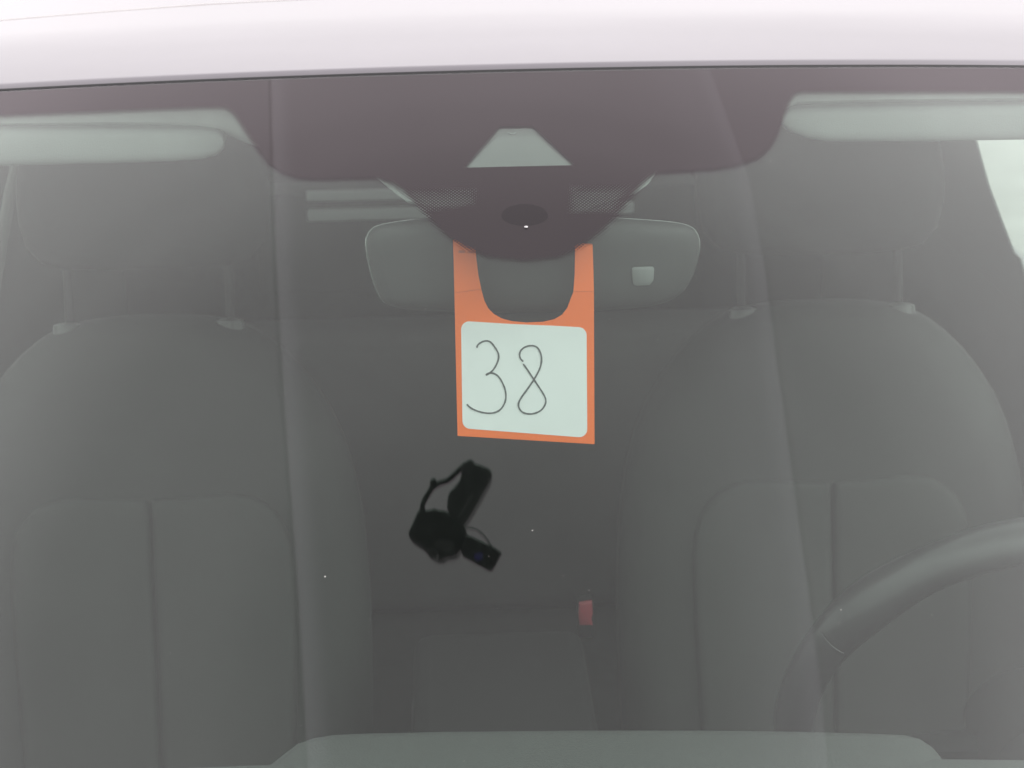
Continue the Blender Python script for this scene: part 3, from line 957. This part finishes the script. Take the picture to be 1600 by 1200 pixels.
# ------------------------------------------------------------------ the black camera rig hung above the car, seen mirrored in the glass
RZ = 2.55
def mirrored(px, py, z=RZ):
    p = gpt(px, py)
    d = ray(px, py)
    nn = gn(p.x, p.y)
    r = d - nn * 2 * d.dot(nn)
    return p + r * ((z - p.z) / r.z)
def C5(pts, z=RZ): return [mirrored(600 + x / 5, 680 + y / 5, z) for x, y in pts]
rc = mirrored(700, 820)
rig = empty('camera_rig', rc)
tag(rig, 'black camera rig with strap and side screen, mirrored in the lower windscreen', 'camera')
def rk(o):
    o.parent = rig
    o.matrix_parent_inverse = Matrix.Translation(-rc)
    return o
def rslab(name, pts, z0, th, m, bev=0.006, rnd_=1):
    q = chaikin(C5(pts, z0), rnd_)
    return rk(slab(name, q, (0, 0, 1), [(0, bev), (bev * 0.6, bev * 0.2), (bev * 1.4, 0), (th, 0), (th + bev, bev)], m, None, 40))
rslab('camera_body', [(188, 745), (215, 690), (270, 560), (320, 572), (360, 575), (390, 558), (420, 575), (490, 580), (600, 680), (645, 715), (640, 790), (590, 915), (540, 945), (490, 945), (460, 970), (400, 970), (345, 930), (310, 880), (265, 850), (215, 820), (190, 785)], RZ, 0.07, M['cambody'])
rslab('battery_grip', [(595, 240), (625, 205), (668, 172), (700, 190), (712, 215), (735, 212), (845, 262), (842, 330), (800, 410), (720, 550), (645, 680), (600, 700), (485, 590), (497, 440), (560, 385), (605, 315)], RZ - 0.015, 0.06, M['cambody'])
rslab('side_screen', [(636, 765), (700, 790), (922, 900), (915, 930), (850, 1050), (825, 1055), (700, 985), (585, 922)], RZ - 0.01, 0.018, M['cambody'], 0.004)
rslab('lens_glass', [(690, 940), (740, 900), (780, 925), (770, 960), (730, 980)], RZ - 0.0115, 0.004, M['lens'], 0.002, 2)
rslab('control_knob', [(330, 890), (370, 868), (410, 885), (432, 930), (410, 965), (370, 962), (340, 930)], RZ - 0.012, 0.03, M['cammid'], 0.004, 1)
rslab('base_plate', [(380, 815), (540, 810), (550, 870), (470, 910), (390, 870)], RZ - 0.006, 0.02, M['cammid'], 0.003, 1)
rslab('grip_rib', [(565, 640), (590, 640), (700, 470), (690, 440), (670, 455)], RZ - 0.021, 0.014, M['cammid'], 0.002, 1)
st = C5([(640, 215), (590, 265), (540, 310), (500, 348), (455, 362), (415, 378), (375, 405), (345, 450), (318, 500), (298, 540), (300, 580)], RZ)
rk(tube('carry_strap', chaikin(st, 1, closed=False), 0.0048, M['cambody'], None, 10, squash=0.6))
rslab('strap_buckle', [(362, 335), (395, 325), (415, 350), (412, 390), (370, 400), (352, 375)], RZ - 0.003, 0.01, M['cambody'], 0.002, 1)
cb = C5([(645, 720), (690, 722), (725, 732), (765, 765), (800, 800), (830, 850), (850, 880)], RZ)
rk(tube('cable', chaikin(cb, 1, closed=False), 0.0013, M['cambody'], None, 8))
d_ = (mirrored(690, 815, RZ + 1) - mirrored(690, 815, RZ)).normalized()
rk(tube('hanging_pole', [mirrored(690, 815, RZ) + d_ * 0.05, mirrored(690, 815, RZ) + d_ * 2.6], 0.014, M['cambody'], None, 12))

# ------------------------------------------------------------------ dust and drops on the glass
bm = bmesh.new()
for x, y, r in ((508, 901, 3.0), (832, 829, 2.6), (1204, 252, 2.6), (1314, 953, 2.2), (1089, 277, 1.8), (1151, 313, 1.6), (1242, 317, 1.8), (1433, 307, 1.6), (258, 304, 1.6), (261, 398, 1.4), (1456, 961, 1.4), (1362, 103 + 12, 1.6),
                (1028, 531, 1.4), (1348, 614, 1.2), (1218, 782, 1.4), (953, 499, 1.3), (484, 247, 1.3), (440, 245, 1.4), (770, 36 + 120, 1.0), (642, 470, 1.0), (880, 900, 1.1), (1262, 445, 1.1), (97 + 0, 660, 1.2), (363, 806, 1.2)):
    p = gpt(x, y)
    sphere(bm, p + gn(p.x, p.y) * 0.0001, r * 0.000155, 0.7, 8)
for _ in range(160):
    p = gpt(random.uniform(0, 1600), random.uniform(150, 1190))
    sphere(bm, p, random.uniform(0.00007, 0.00018), 0.7, 6)
me = bpy.data.meshes.new('dust_specks'); bm.to_mesh(me); bm.free()
du = link('dust_specks', me, M['dustm'], None, True)
tag(du, 'pale dust specks scattered over the outer glass', None, None, 'stuff')
bm = bmesh.new()
p = gpt(822, 355)
sphere(bm, p + gn(p.x, p.y) * 0.0002, 0.0016, 0.55, 16)
me = bpy.data.meshes.new('drop'); bm.to_mesh(me); bm.free()
dm = bpy.data.materials.new('clear_drop'); dm.use_nodes = True
pb = dm.node_tree.nodes['Principled BSDF']; pb.inputs['Base Color'].default_value = (0.5, 0.5, 0.5, 1); pb.inputs['Roughness'].default_value = 0.05; pb.inputs['Specular IOR Level'].default_value = 1.0; pb.inputs['Metallic'].default_value = 0.6
dr_ = link('water_drop', me, dm, None, True)
tag(dr_, 'tiny bright drop on the black print above the tag', 'drop')
